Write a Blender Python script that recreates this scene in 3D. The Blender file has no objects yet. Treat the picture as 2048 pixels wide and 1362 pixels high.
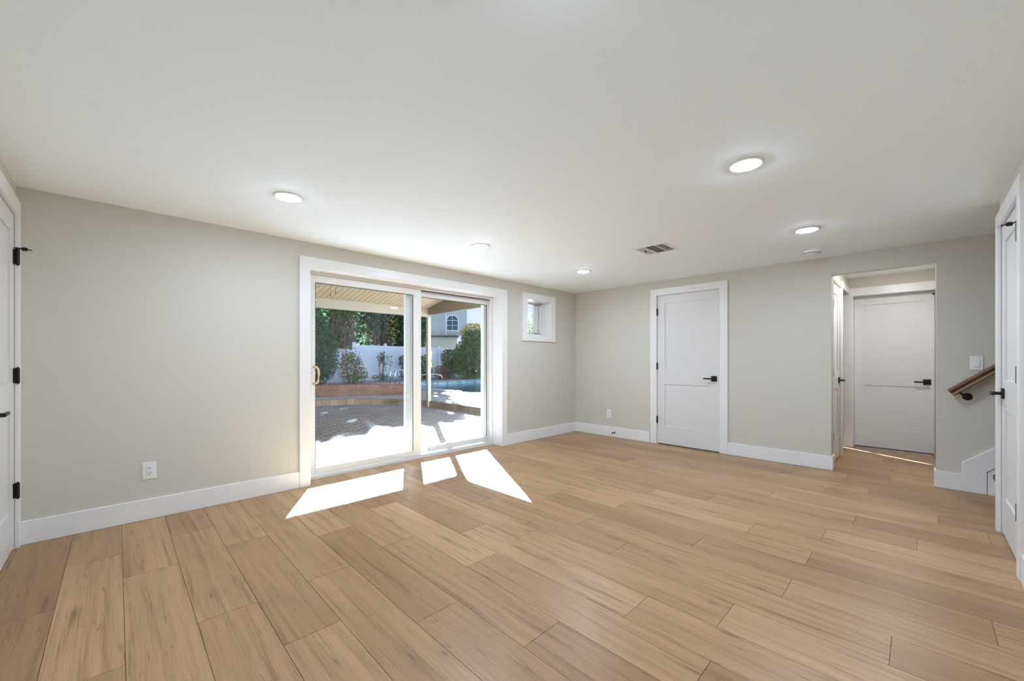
import bpy, bmesh, math, random
from mathutils import Vector, Matrix

C = bpy.context.scene.collection
SC = bpy.context.scene
PI = math.pi

# ------------------------------------------------------------------ camera, sky, sun, exposure
cam_d = bpy.data.cameras.new('camera')
cam_d.sensor_width = 36.0
cam_d.lens = 803.527 / 2048 * 36.0
cam_d.shift_y = (719.93 - 681.0) / 2048
cam_d.clip_start = 0.02
cam_d.clip_end = 400
cam = bpy.data.objects.new('camera', cam_d)
C.objects.link(cam)
cam.location = (3.938, -5.336, 1.155)
cam.rotation_euler = (PI / 2, 0, 0.79324)
SC.camera = cam

SC.view_settings.view_transform = 'Standard'
SC.view_settings.look = 'None'
SC.view_settings.exposure = 0.0
SC.view_settings.gamma = 1.0
SC.view_settings.use_curve_mapping = False

SUN_POWER = 195.0
SUN_COLOR = (0.74, 1.0, 1.34)
SKY_POWER = 1.35
LAMP_POWER = 296.0
LAMP_COLOR = (0.79, 1.0, 1.27)

world = bpy.data.worlds.new('sky')
SC.world = world
world.use_nodes = True
wn = world.node_tree
for n in list(wn.nodes):
    wn.nodes.remove(n)
w_out = wn.nodes.new('ShaderNodeOutputWorld')
w_bg = wn.nodes.new('ShaderNodeBackground')
w_mix = wn.nodes.new('ShaderNodeMix')
w_mix.data_type = 'RGBA'
w_sky = wn.nodes.new('ShaderNodeTexSky')
w_sky.sky_type = 'HOSEK_WILKIE'
w_sky.turbidity = 2.6
w_sky.sun_direction = (-0.82, 0.477, 0.317)
w_mix.inputs[0].default_value = 0.80
w_mix.inputs[7].default_value = (0.66, 0.77, 1.08, 1)
wn.links.new(w_sky.outputs[0], w_mix.inputs[6])
wn.links.new(w_mix.outputs[2], w_bg.inputs[0])
w_bg.inputs[1].default_value = SKY_POWER
wn.links.new(w_bg.outputs[0], w_out.inputs[0])

sun_d = bpy.data.lights.new('sun', 'SUN')
sun_d.energy = SUN_POWER
sun_d.color = SUN_COLOR
sun_d.angle = math.radians(0.5)
sun = bpy.data.objects.new('sun', sun_d)
C.objects.link(sun)
SUN_DIR = Vector((1.0, -0.582, -1 / 2.6)).normalized()
sun.rotation_euler = SUN_DIR.to_track_quat('-Z', 'Y').to_euler()
sun.location = (-20, 12, 9)

SC.cycles.max_bounces = 14
SC.cycles.diffuse_bounces = 9
SC.cycles.glossy_bounces = 5
SC.cycles.transparent_max_bounces = 24
SC.cycles.sample_clamp_indirect = 12
SC.cycles.use_denoising = True


# ------------------------------------------------------------------ helpers
def sr(r, g, b):
    f = lambda c: c / 12.92 if c <= 0.04045 else ((c + 0.055) / 1.055) ** 2.4
    return (f(r / 255), f(g / 255), f(b / 255), 1)


def mat(name, col, rough=0.5, metal=0.0, spec=0.5, var=0.0, vscale=6.0, bump=0.0, bscale=60.0):
    m = bpy.data.materials.new(name)
    m.use_nodes = True
    nt = m.node_tree
    p = nt.nodes['Principled BSDF']
    c4 = tuple(col[:3]) + (1,)
    p.inputs['Base Color'].default_value = c4
    p.inputs['Roughness'].default_value = rough
    p.inputs['Metallic'].default_value = metal
    p.inputs['Specular IOR Level'].default_value = spec
    tc = nt.nodes.new('ShaderNodeTexCoord')
    if var > 0:
        no = nt.nodes.new('ShaderNodeTexNoise')
        no.inputs['Scale'].default_value = vscale
        no.inputs['Detail'].default_value = 4
        nt.links.new(tc.outputs['Object'], no.inputs['Vector'])
        mx = nt.nodes.new('ShaderNodeMix')
        mx.data_type = 'RGBA'
        mx.inputs[6].default_value = tuple(c * (1 - var) for c in c4[:3]) + (1,)
        mx.inputs[7].default_value = tuple(min(1, c * (1 + var)) for c in c4[:3]) + (1,)
        nt.links.new(no.outputs[0], mx.inputs[0])
        nt.links.new(mx.outputs[2], p.inputs['Base Color'])
    if bump > 0:
        nb = nt.nodes.new('ShaderNodeTexNoise')
        nb.inputs['Scale'].default_value = bscale
        nb.inputs['Detail'].default_value = 3
        nt.links.new(tc.outputs['Object'], nb.inputs['Vector'])
        bp = nt.nodes.new('ShaderNodeBump')
        bp.inputs['Strength'].default_value = bump
        bp.inputs['Distance'].default_value = 0.01
        nt.links.new(nb.outputs[0], bp.inputs['Height'])
        nt.links.new(bp.outputs[0], p.inputs['Normal'])
    return m


def box(bm, x0, x1, y0, y1, z0, z1):
    if x0 > x1: x0, x1 = x1, x0
    if y0 > y1: y0, y1 = y1, y0
    if z0 > z1: z0, z1 = z1, z0
    v = [bm.verts.new(p) for p in ((x0, y0, z0), (x1, y0, z0), (x1, y1, z0), (x0, y1, z0),
                                   (x0, y0, z1), (x1, y0, z1), (x1, y1, z1), (x0, y1, z1))]
    for f in ((0, 3, 2, 1), (4, 5, 6, 7), (0, 1, 5, 4), (1, 2, 6, 5), (2, 3, 7, 6), (3, 0, 4, 7)):
        bm.faces.new([v[i] for i in f])
    return v


def B(*args):
    bm = bmesh.new()
    for a in args:
        box(bm, *a)
    return bm


def prism(bm, pts, axis, a0, a1):
    """Extrude polygon pts (2D) between a0 and a1 along the axis: 'x' pts=(y,z), 'y' pts=(x,z), 'z' pts=(x,y)."""
    def mk(p, a):
        return {'x': (a, p[0], p[1]), 'y': (p[0], a, p[1]), 'z': (p[0], p[1], a)}[axis]
    v0 = [bm.verts.new(mk(p, a0)) for p in pts]
    v1 = [bm.verts.new(mk(p, a1)) for p in pts]
    bm.faces.new(v0[::-1])
    bm.faces.new(v1)
    n = len(pts)
    for i in range(n):
        bm.faces.new([v0[i], v0[(i + 1) % n], v1[(i + 1) % n], v1[i]])


def lathe(bm, prof, seg=32, M=None):
    """Revolve (r, z) profile about local Z."""
    rings = []
    for r, z in prof:
        if r < 1e-6:
            p = Vector((0, 0, z))
            rings.append([bm.verts.new(M @ p if M else p)])
        else:
            ring = []
            for i in range(seg):
                a = 2 * PI * i / seg
                p = Vector((r * math.cos(a), r * math.sin(a), z))
                ring.append(bm.verts.new(M @ p if M else p))
            rings.append(ring)
    for a, b in zip(rings, rings[1:]):
        if len(a) == 1 and len(b) == 1:
            continue
        for i in range(seg):
            j = (i + 1) % seg
            if len(a) == 1:
                bm.faces.new([a[0], b[i], b[j]])
            elif len(b) == 1:
                bm.faces.new([a[i], a[j], b[0]])
            else:
                bm.faces.new([a[i], a[j], b[j], b[i]])


def tube(bm, pts, r, seg=10, r2=None):
    pts = [Vector(p) for p in pts]
    rings = []
    n = len(pts)
    up = Vector((0, 0, 1))
    for i, p in enumerate(pts):
        d = (pts[min(i + 1, n - 1)] - pts[max(i - 1, 0)]).normalized()
        u = d.cross(up)
        if u.length < 1e-3:
            u = d.cross(Vector((1, 0, 0)))
        u.normalize()
        w = d.cross(u).normalized()
        rr = r if r2 is None else r + (r2 - r) * i / (n - 1)
        rings.append([bm.verts.new(p + rr * (math.cos(2 * PI * k / seg) * u + math.sin(2 * PI * k / seg) * w)) for k in range(seg)])
    for a, b in zip(rings, rings[1:]):
        for k in range(seg):
            bm.faces.new([a[k], a[(k + 1) % seg], b[(k + 1) % seg], b[k]])
    bm.faces.new(rings[0][::-1])
    bm.faces.new(rings[-1])


def obj(name, bm, m, parent=None, bevel=0.0, smooth=False, seg=2):
    bmesh.ops.recalc_face_normals(bm, faces=bm.faces[:])
    me = bpy.data.meshes.new(name)
    bm.to_mesh(me)
    bm.free()
    if isinstance(m, (list, tuple)):
        for k in m:
            me.materials.append(k)
    else:
        me.materials.append(m)
    if smooth:
        for p in me.polygons:
            p.use_smooth = True
    o = bpy.data.objects.new(name, me)
    C.objects.link(o)
    if parent is not None:
        o.parent = parent
    if bevel > 0:
        bv = o.modifiers.new('bevel', 'BEVEL')
        bv.width = bevel
        bv.segments = seg
        bv.limit_method = 'ANGLE'
        bv.angle_limit = math.radians(40)
        bv.harden_normals = False
    return o


def tag(o, label, cat, group=None, kind=None):
    o['label'] = label
    o['category'] = cat
    if group: o['group'] = group
    if kind: o['kind'] = kind
    return o


def thing(name, label, cat, loc=(0, 0, 0), rotz=0.0, group=None, kind=None):
    o = bpy.data.objects.new(name, None)
    o.empty_display_size = 0.1
    C.objects.link(o)
    o.location = loc
    o.rotation_euler = (0, 0, rotz)
    return tag(o, label, cat, group, kind)


def struct(name, bm, m, label, cat, bevel=0.0):
    return tag(obj(name, bm, m, bevel=bevel), label, cat, kind='structure')


def copy_tree(o, parent=None):
    c = o.copy()
    C.objects.link(c)
    if parent is not None:
        c.parent = parent
    for ch in list(o.children):
        copy_tree(ch, c)
    return c


# ------------------------------------------------------------------ materials
M_WALL = mat('greige_wall_paint', (0.612, 0.572, 0.497), 0.62, spec=0.25, var=0.012, vscale=2.0, bump=0.04, bscale=320)
M_CEIL = mat('white_ceiling_paint', (0.905, 0.960, 0.985), 0.75, spec=0.2, bump=0.03, bscale=300)
M_TRIM = mat('white_semigloss_trim', (0.80, 0.785, 0.765), 0.32, spec=0.45)
M_DOOR = mat('white_door_paint', (0.705, 0.685, 0.66), 0.36, spec=0.4)
M_VINYL = mat('white_vinyl_frame', (0.765, 0.75, 0.725), 0.38)
M_BLACK = mat('matte_black_metal', (0.008, 0.008, 0.009), 0.42, spec=0.4)
M_GASKET = mat('dark_rubber_gasket', (0.03, 0.03, 0.032), 0.6)
M_PLASTIC = mat('white_plastic', (0.80, 0.80, 0.79), 0.35)
M_HOLE = mat('dark_socket_slot', (0.02, 0.02, 0.02), 0.7)
M_DARKGAP = mat('dark_gap_shade', (0.015, 0.014, 0.013), 0.9)
M_VENT = mat('painted_steel_register', (0.80, 0.80, 0.80), 0.4)
M_VENTIN = mat('grey_duct_interior', (0.14, 0.14, 0.14), 0.7)
M_BRASS = mat('brass_metal', (0.62, 0.47, 0.22), 0.32, metal=0.8)
M_WOODPULL = mat('light_oak_pull', (0.60, 0.43, 0.24), 0.45, var=0.12, vscale=30)
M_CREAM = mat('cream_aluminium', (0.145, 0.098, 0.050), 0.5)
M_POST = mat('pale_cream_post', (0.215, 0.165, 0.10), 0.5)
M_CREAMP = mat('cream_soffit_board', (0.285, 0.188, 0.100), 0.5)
M_SOFFITGAP = mat('soffit_joint', (0.05, 0.035, 0.022), 0.8)
M_CHROME = mat('stainless_tube', (0.75, 0.76, 0.78), 0.2, metal=1.0)
M_FENCE = mat('white_fence_vinyl', (0.66, 0.70, 0.78), 0.5, var=0.04, vscale=5)
M_TREAD = mat('black_stair_tread', (0.02, 0.02, 0.02), 0.5)


def glass_mat():
    m = bpy.data.materials.new('clear_window_glass')
    m.use_nodes = True
    nt = m.node_tree
    for n in list(nt.nodes):
        nt.nodes.remove(n)
    out = nt.nodes.new('ShaderNodeOutputMaterial')
    tr = nt.nodes.new('ShaderNodeBsdfTransparent')
    tr.inputs[0].default_value = (0.97, 0.985, 0.98, 1)
    gl = nt.nodes.new('ShaderNodeBsdfGlossy')
    gl.inputs['Roughness'].default_value = 0.0
    # Schlick reflectance that is the same on both faces of the thin pane
    lw = nt.nodes.new('ShaderNodeLayerWeight')
    lw.inputs['Blend'].default_value = 0.5
    pw = nt.nodes.new('ShaderNodeMath')
    pw.operation = 'POWER'
    pw.inputs[1].default_value = 5.0
    fr = nt.nodes.new('ShaderNodeMath')
    fr.operation = 'MULTIPLY_ADD'
    fr.inputs[1].default_value = 0.96
    fr.inputs[2].default_value = 0.035
    mx = nt.nodes.new('ShaderNodeMixShader')
    nt.links.new(lw.outputs['Facing'], pw.inputs[0])
    nt.links.new(pw.outputs[0], fr.inputs[0])
    nt.links.new(fr.outputs[0], mx.inputs[0])
    nt.links.new(tr.outputs[0], mx.inputs[1])
    nt.links.new(gl.outputs[0], mx.inputs[2])
    nt.links.new(mx.outputs[0], out.inputs[0])
    return m


M_GLASS = glass_mat()


def emit_mat(name, col, power):
    m = bpy.data.materials.new(name)
    m.use_nodes = True
    nt = m.node_tree
    p = nt.nodes['Principled BSDF']
    p.inputs['Base Color'].default_value = (0.9, 0.9, 0.9, 1)
    p.inputs['Emission Color'].default_value = tuple(col) + (1,)
    p.inputs['Emission Strength'].default_value = power
    return m


M_LENS = emit_mat('lit_lamp_lens', LAMP_COLOR, LAMP_POWER)
M_LENS_ADDED = emit_mat('added_lamp_lens', (0.95, 1.0, 1.06), LAMP_POWER * 0.9)


def floor_mat():
    m = bpy.data.materials.new('oak_vinyl_plank')
    m.use_nodes = True
    nt = m.node_tree
    L = nt.links
    N = nt.nodes.new
    p = nt.nodes['Principled BSDF']
    at = N('ShaderNodeAttribute'); at.attribute_name = 'plank'
    sep = N('ShaderNodeSeparateColor'); L.new(at.outputs['Color'], sep.inputs[0])
    tc = N('ShaderNodeTexCoord')
    off = N('ShaderNodeVectorMath'); off.operation = 'MULTIPLY'
    off.inputs[1].default_value = (37.0, 53.0, 29.0)
    L.new(at.outputs['Color'], off.inputs[0])
    add = N('ShaderNodeVectorMath'); add.operation = 'ADD'
    L.new(tc.outputs['Object'], add.inputs[0]); L.new(off.outputs[0], add.inputs[1])

    def noise(scale, detail, rough=0.55, dist=0.0):
        mp = N('ShaderNodeMapping'); mp.inputs['Scale'].default_value = scale
        L.new(add.outputs[0], mp.inputs['Vector'])
        no = N('ShaderNodeTexNoise'); no.inputs['Scale'].default_value = 1.0
        no.inputs['Detail'].default_value = detail
        no.inputs['Roughness'].default_value = rough
        no.inputs['Distortion'].default_value = dist
        L.new(mp.outputs[0], no.inputs['Vector'])
        return no

    def ramp(src, stops):
        r = N('ShaderNodeValToRGB')
        e = r.color_ramp.elements
        e[0].position, e[0].color = stops[0]
        e[1].position, e[1].color = stops[-1]
        for pos, col in stops[1:-1]:
            q = e.new(pos); q.color = col
        L.new(src, r.inputs[0])
        return r

    def mix(mode, fac, a, b):
        x = N('ShaderNodeMix'); x.data_type = 'RGBA'; x.blend_type = mode
        if isinstance(fac, float): x.inputs[0].default_value = fac
        else: L.new(fac, x.inputs[0])
        for i, s in ((6, a), (7, b)):
            if isinstance(s, tuple): x.inputs[i].default_value = s
            else: L.new(s, x.inputs[i])
        return x.outputs[2]

    # tone of each board
    tone = ramp(sep.outputs[0], [(0.0, (0.315, 0.177, 0.082, 1)), (0.35, (0.362, 0.210, 0.101, 1)),
                                 (0.7, (0.399, 0.238, 0.117, 1)), (1.0, (0.446, 0.271, 0.139, 1))])
    # broad cloudy figure, long grain, fine fibre
    broad = noise((0.9, 5.0, 1.0), 3, 0.5, 0.6)
    grain = noise((1.1, 30.0, 1.0), 5, 0.62, 0.9)
    fibre = noise((9.0, 230.0, 1.0), 3, 0.6)
    g1 = ramp(broad.outputs[0], [(0.32, (0.80, 0.78, 0.76, 1)), (0.68, (1.10, 1.10, 1.10, 1))])
    g2 = ramp(grain.outputs[0], [(0.30, (0.50, 0.44, 0.38, 1)), (0.43, (0.90, 0.88, 0.86, 1)), (0.54, (1.02, 1.02, 1.02, 1)), (0.75, (1.14, 1.14, 1.14, 1))])
    g3 = ramp(fibre.outputs[0], [(0.25, (0.88, 0.87, 0.85, 1)), (0.75, (1.07, 1.07, 1.07, 1))])
    c = mix('MULTIPLY', 0.65, tone.outputs[0], g1.outputs[0])
    c = mix('MULTIPLY', 0.85, c, g2.outputs[0])
    c = mix('MULTIPLY', 0.8, c, g3.outputs[0])
    # knots: rare elongated dark eyes
    mp = N('ShaderNodeMapping'); mp.inputs['Scale'].default_value = (1.7, 6.2, 1.0)
    L.new(add.outputs[0], mp.inputs['Vector'])
    wob = noise((5.0, 16.0, 1.0), 2)
    wmul = N('ShaderNodeVectorMath'); wmul.operation = 'SCALE'; wmul.inputs['Scale'].default_value = 0.22
    L.new(wob.outputs['Color'], wmul.inputs[0])
    wadd = N('ShaderNodeVectorMath'); wadd.operation = 'ADD'
    L.new(mp.outputs[0], wadd.inputs[0]); L.new(wmul.outputs[0], wadd.inputs[1])
    vo = N('ShaderNodeTexVoronoi'); vo.voronoi_dimensions = '2D'; vo.inputs['Scale'].default_value = 1.0
    L.new(wadd.outputs[0], vo.inputs['Vector'])
    vs = N('ShaderNodeSeparateColor'); L.new(vo.outputs['Color'], vs.inputs[0])
    pick = N('ShaderNodeMath'); pick.operation = 'GREATER_THAN'; pick.inputs[1].default_value = 0.72
    L.new(vs.outputs[0], pick.inputs[0])
    kr = ramp(vo.outputs['Distance'], [(0.0, (0.95, 0.95, 0.95, 1)), (0.028, (0.62, 0.62, 0.62, 1)), (0.06, (0.26, 0.26, 0.26, 1)), (0.22, (0, 0, 0, 1))])
    kf = N('ShaderNodeMath'); kf.operation = 'MULTIPLY'
    L.new(kr.outputs[0], kf.inputs[0]); L.new(pick.outputs[0], kf.inputs[1])
    c = mix('MIX', kf.outputs[0], c, (0.15, 0.088, 0.048, 1))
    # short dark flecks and fine cathedral veins
    fleck = noise((3.2, 34.0, 1.0), 3, 0.6, 1.6)
    f1 = ramp(fleck.outputs[0], [(0.63, (1, 1, 1, 1)), (0.70, (0.62, 0.55, 0.48, 1)), (0.78, (0.42, 0.34, 0.27, 1))])
    c = mix('MULTIPLY', 0.8, c, f1.outputs[0])
    wv = N('ShaderNodeTexWave'); wv.wave_type = 'BANDS'; wv.bands_direction = 'Y'
    wv.inputs['Scale'].default_value = 24.0; wv.inputs['Distortion'].default_value = 7.0
    wv.inputs['Detail'].default_value = 3.0; wv.inputs['Detail Scale'].default_value = 0.9
    wmp = N('ShaderNodeMapping'); wmp.inputs['Scale'].default_value = (0.16, 1.0, 1.0)
    L.new(add.outputs[0], wmp.inputs['Vector']); L.new(wmp.outputs[0], wv.inputs['Vector'])
    v1 = ramp(wv.outputs['Fac'], [(0.0, (0.80, 0.77, 0.73, 1)), (0.22, (1, 1, 1, 1)), (1.0, (1.03, 1.03, 1.03, 1))])
    c = mix('MULTIPLY', 0.32, c, v1.outputs[0])
    L.new(c, p.inputs['Base Color'])
    p.inputs['Roughness'].default_value = 0.36
    p.inputs['Specular IOR Level'].default_value = 0.42
    rr = ramp(fibre.outputs[0], [(0.2, (0.30, 0.30, 0.30, 1)), (0.8, (0.42, 0.42, 0.42, 1))])
    L.new(rr.outputs[0], p.inputs['Roughness'])
    bp = N('ShaderNodeBump'); bp.inputs['Strength'].default_value = 0.10; bp.inputs['Distance'].default_value = 0.004
    L.new(grain.outputs[0], bp.inputs['Height']); L.new(bp.outputs[0], p.inputs['Normal'])
    return m


M_FLOOR = floor_mat()
M_JOINT = mat('plank_joint', (0.13, 0.080, 0.046), 0.85)

# ------------------------------------------------------------------ the room's dimensions
H = 2.236          # ceiling height
WX = 4.32          # right wall plane
NY = -5.78         # near wall plane
HX0, HX1 = 3.285, 4.04    # hall opening in the back wall
HT = 2.05


# ------------------------------------------------------------------ floor of single planks
def build_floor():
    random.seed(11)
    W, L0 = 0.2285, 1.215
    joints = {-1: 1.125, 0: 0.61, 1: 0.983, 2: 0.50, 3: 0.92, 4: 0.48, 5: 1.17, 6: 1.605, 7: 2.16, 8: 1.79, 9: 2.105,
              10: 2.64, 11: 2.25, 12: 2.945, 13: 2.268, 14: 1.91, 15: 3.49, 16: 2.71, 17: 2.39, 18: 3.038, 19: 2.815,
              20: 3.348, 21: 2.408, 22: 2.945, 23: 3.433, 24: 3.737, 27: 3.757, 28: 3.639}
    bm = bmesh.new()
    col = bm.loops.layers.float_color.new('plank')
    g = 0.0010
    x_min, x_max = -0.17, 4.75
    for k in range(-2, 38):
        y0 = -5.54 + W * k
        y1 = y0 + W
        ya, yb = max(y0, -5.84), min(y1, 3.1)
        if yb - ya < 0.01:
            continue
        j = joints.get(k, random.uniform(0.2, 1.4))
        while j > x_min:
            j -= L0
        while j < x_max:
            a, b = max(j, x_min), min(j + L0, x_max)
            j += L0
            if b - a < 0.02:
                continue
            n0 = len(bm.faces)
            v = box(bm, a + g, b - g, ya + g, yb - g, -0.006, 0.0)
            c = (random.random(), random.random(), random.random(), 1)
            bm.faces.ensure_lookup_table()
            for f in bm.faces[n0:]:
                for lp in f.loops:
                    lp[col] = c
    n0 = len(bm.faces)
    box(bm, x_min, x_max, -5.84, 3.1, -0.06, -0.0025)
    bm.faces.ensure_lookup_table()
    for f in bm.faces[n0:]:
        f.material_index = 1
    return tag(obj('floor', bm, [M_FLOOR, M_JOINT]), 'light oak vinyl plank floor with long boards running along the back wall', 'floor', kind='structure')


build_floor()

# ------------------------------------------------------------------ ceiling and walls
struct('ceiling', B((-0.36, 4.92, NY - 0.12, 3.15, H, H + 0.2)), M_CEIL, 'flat white painted ceiling over the whole room', 'ceiling')

SY0, SY1, SZ = -4.072, -1.655, 2.018      # sliding door opening
WY0, WY1, WZ0, WZ1 = -1.166, -0.636, 1.522, 2.026   # small window opening
struct('wall_left', B(
    (-0.36, 0, NY - 0.12, SY0, -0.12, H),
    (-0.36, 0, SY0, SY1, SZ, H),
    (-0.36, 0, SY1, WY0, -0.12, H),
    (-0.36, 0, WY0, WY1, -0.12, WZ0),
    (-0.36, 0, WY0, WY1, WZ1, H),
    (-0.36, 0, WY1, 0.12, -0.12, H)), M_WALL, 'greige wall with the sliding glass door and the small square window', 'wall')

DX0, DX1, DZ = 1.376, 2.196, 2.042        # closet door opening in the back wall
struct('wall_back', B(
    (0, DX0, 0, 0.12, 0, H),
    (DX0, DX1, 0, 0.12, DZ, H),
    (DX1, HX0, 0, 0.12, 0, H),
    (HX0, HX1, 0, 0.12, HT, H),
    (HX1, 4.92, 0, 0.12, 0, H),
    (4.92, 6.3, 0, 0.12, 0, 4.0)), M_WALL, 'greige back wall with the closed white closet door and the hallway opening', 'wall')

RY0, RY1 = -1.890, -1.120                 # door opening in the right wall
struct('wall_right', B(
    (WX, WX + 0.12, NY - 0.12, RY0, 0, H),
    (WX, WX + 0.12, RY0, RY1, DZ, H),
    (WX, WX + 0.12, RY1, -1.03, 0, H),
    (WX + 0.12, 4.92, -1.15, -1.03, 0, H),
    (4.92, 6.3, -1.15, -1.03, 0, 4.0)), M_WALL, 'greige right wall seen edge on beside the stair opening', 'wall')

LX0, LX1 = 0.062, 0.860                   # door opening in the near wall
struct('wall_near', B(
    (-0.36, LX0, NY - 0.12, NY, 0, H),
    (LX0, LX1, NY - 0.12, NY, DZ, H),
    (LX1, WX + 0.12, NY - 0.12, NY, 0, H)), M_WALL, 'greige near wall at the left edge with a white door', 'wall')
struct('wall_stair_end', B((6.3, 6.42, -1.15, 0.12, 0, 4.0), (4.80, 6.42, -1.15, 0.12, 4.0, 4.1), (4.80, 4.92, -1.15, 0.12, H + 0.2, 4.0)), M_WALL,
       'greige wall closing the top of the stairwell', 'wall')

# hallway behind the opening, and the side room that lets a sliver of sun in
HY = 1.62
struct('wall_hall_left', B(
    (3.155, 3.262, 0.12, 0.20, 0, H),
    (3.155, 3.262, 0.20, 0.85, 2.03, H),
    (3.155, 3.262, 0.85, 0.985, 0, H),
    (3.155, 3.262, 0.985, HY - 0.02, 2.03, H)), M_WALL, 'greige left wall of the small hallway with two doorways', 'wall')
struct('wall_hall_right', B((4.065, 4.18, 0.12, HY + 0.5, 0, H)), M_WALL, 'greige right wall of the small hallway', 'wall')
struct('wall_hall_back', B(
    (3.10, 3.308, HY, HY + 0.12, 0, H), (3.308, 4.062, HY, HY + 0.12, 2.01, H), (4.062, 4.18, HY, HY + 0.12, 0, H)), M_WALL,
       'greige band of wall above the door at the end of the hallway', 'wall')
struct('wall_side_room', B(
    (-0.12, 0.0, 0.12, 3.2, 0, H), (-0.02, 0, 3.2, 3.405, 0, H), (-0.02, 0, 3.405, 3.455, 0, 1.22), (-0.02, 0, 3.405, 3.455, 1.352, 1.378), (-0.02, 0, 3.405, 3.455, 1.55, H), (-0.02, 0, 3.455, 4.2, 0, H),
    (-0.12, 3.3, 4.1, 4.2, 0, H), (3.2, 3.3, HY + 0.12, 4.1, 0, H),
    (-0.12, 3.3, 3.15, 4.2, H, H + 0.1), (-0.12, 3.3, 3.1, 4.2, -0.06, 0)), M_WALL, 'greige walls of the room left of the hallway', 'wall')


# ------------------------------------------------------------------ baseboards
def baseboards():
    BH, T = 0.147, 0.015
    struct('baseboard_left', B((0, T, NY + 0.01, -4.161, 0, BH), (0, T, -1.562, 0, 0, BH)), M_TRIM,
           'white baseboard along the sliding door wall', 'baseboard', bevel=0.003)
    struct('baseboard_back', B((0.0, 1.278, -T, 0, 0, BH), (2.284, HX0 + 0.004, -T, 0, 0, BH), (HX0, HX0 + T, -T, 0.13, 0, BH)), M_TRIM,
           'white baseboard along the back wall up to the hallway opening', 'baseboard', bevel=0.003)
    struct('baseboard_right', B((WX - T, WX, NY + 0.01, -1.985, 0, BH)), M_TRIM,
           'white baseboard at the lower right corner beside the door casing', 'baseboard', bevel=0.003)
    struct('baseboard_near', B((0.96, WX - T, NY, NY + T, 0, BH)), M_TRIM, 'white baseboard along the near wall', 'baseboard', bevel=0.003)


baseboards()


# ------------------------------------------------------------------ panel doors
# local frame: x along the wall from the hinge side, y out of the wall into the viewer's room, z up; origin at the floor on the wall plane
def lever_handle(parent, x, z, y0, flip, name='handle'):
    """Square rose with a straight lever that runs towards the hinges."""
    h = obj(name, B((x - 0.034, x + 0.034, y0, y0 + 0.012, z - 0.034, z + 0.034)), M_BLACK, parent, bevel=0.003)
    bm = bmesh.new()
    lathe(bm, [(0.0, 0), (0.011, 0), (0.011, 0.052), (0.0, 0.052)], 14, Matrix.Translation((x, y0 + 0.01, z)) @ Matrix.Rotation(-PI / 2, 4, 'X'))
    s = -1 if flip else 1
    a, b = sorted((x + s * 0.012, x - s * 0.112))
    box(bm, a, b, y0 + 0.052, y0 + 0.062, z - 0.009, z + 0.009)
    obj('lever', bm, M_BLACK, h, bevel=0.002)
    return h


def hinge(parent, x, z, y0, pin=False):
    bm = bmesh.new()
    lathe(bm, [(0, -0.046), (0.0085, -0.046), (0.0085, 0.046), (0, 0.046)], 12, Matrix.Translation((x, y0 + 0.018, z)))
    for k in (-1, 1):
        lathe(bm, [(0, k * 0.046), (0.006, k * 0.047), (0.004, k * 0.052), (0, k * 0.053)], 10, Matrix.Translation((x, y0 + 0.018, z)))
    box(bm, x - 0.004, x + 0.016, y0 - 0.004, y0 + 0.0015, z - 0.045, z + 0.045)
    box(bm, x - 0.002, x + 0.002, y0 - 0.004, y0 + 0.018, z - 0.045, z + 0.045)
    return obj('hinge', bm, M_BLACK, parent)


def slab_mesh(x0, x1, z0, z1, yf, th=0.035):
    """Two panel shaker slab whose front face is at yf."""
    st, rec = 0.105, 0.009
    bm = bmesh.new()
    za, zb, zc, zd = z0 + 0.24, 0.824, 1.022, z1 - 0.11
    box(bm, x0, x0 + st, yf - th, yf, z0, z1)
    box(bm, x1 - st, x1, yf - th, yf, z0, z1)
    box(bm, x0 + st, x1 - st, yf - th, yf, z0, za)
    box(bm, x0 + st, x1 - st, yf - th, yf, zb, zc)
    box(bm, x0 + st, x1 - st, yf - th, yf, zd, z1)
    box(bm, x0 + st, x1 - st, yf - th + rec, yf - rec, za, zb)
    box(bm, x0 + st, x1 - st, yf - th + rec, yf - rec, zc, zd)
    return bm


def casing_mesh(xo0, xi0, xi1, xo1, zi, zo, t=0.02):
    bm = bmesh.new()
    prism(bm, [(xo0, 0), (xi0, 0), (xi0, zi), (xi1, zi), (xi1, 0), (xo1, 0), (xo1, zo), (xo0, zo)], 'y', 0, t)
    return bm


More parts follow.
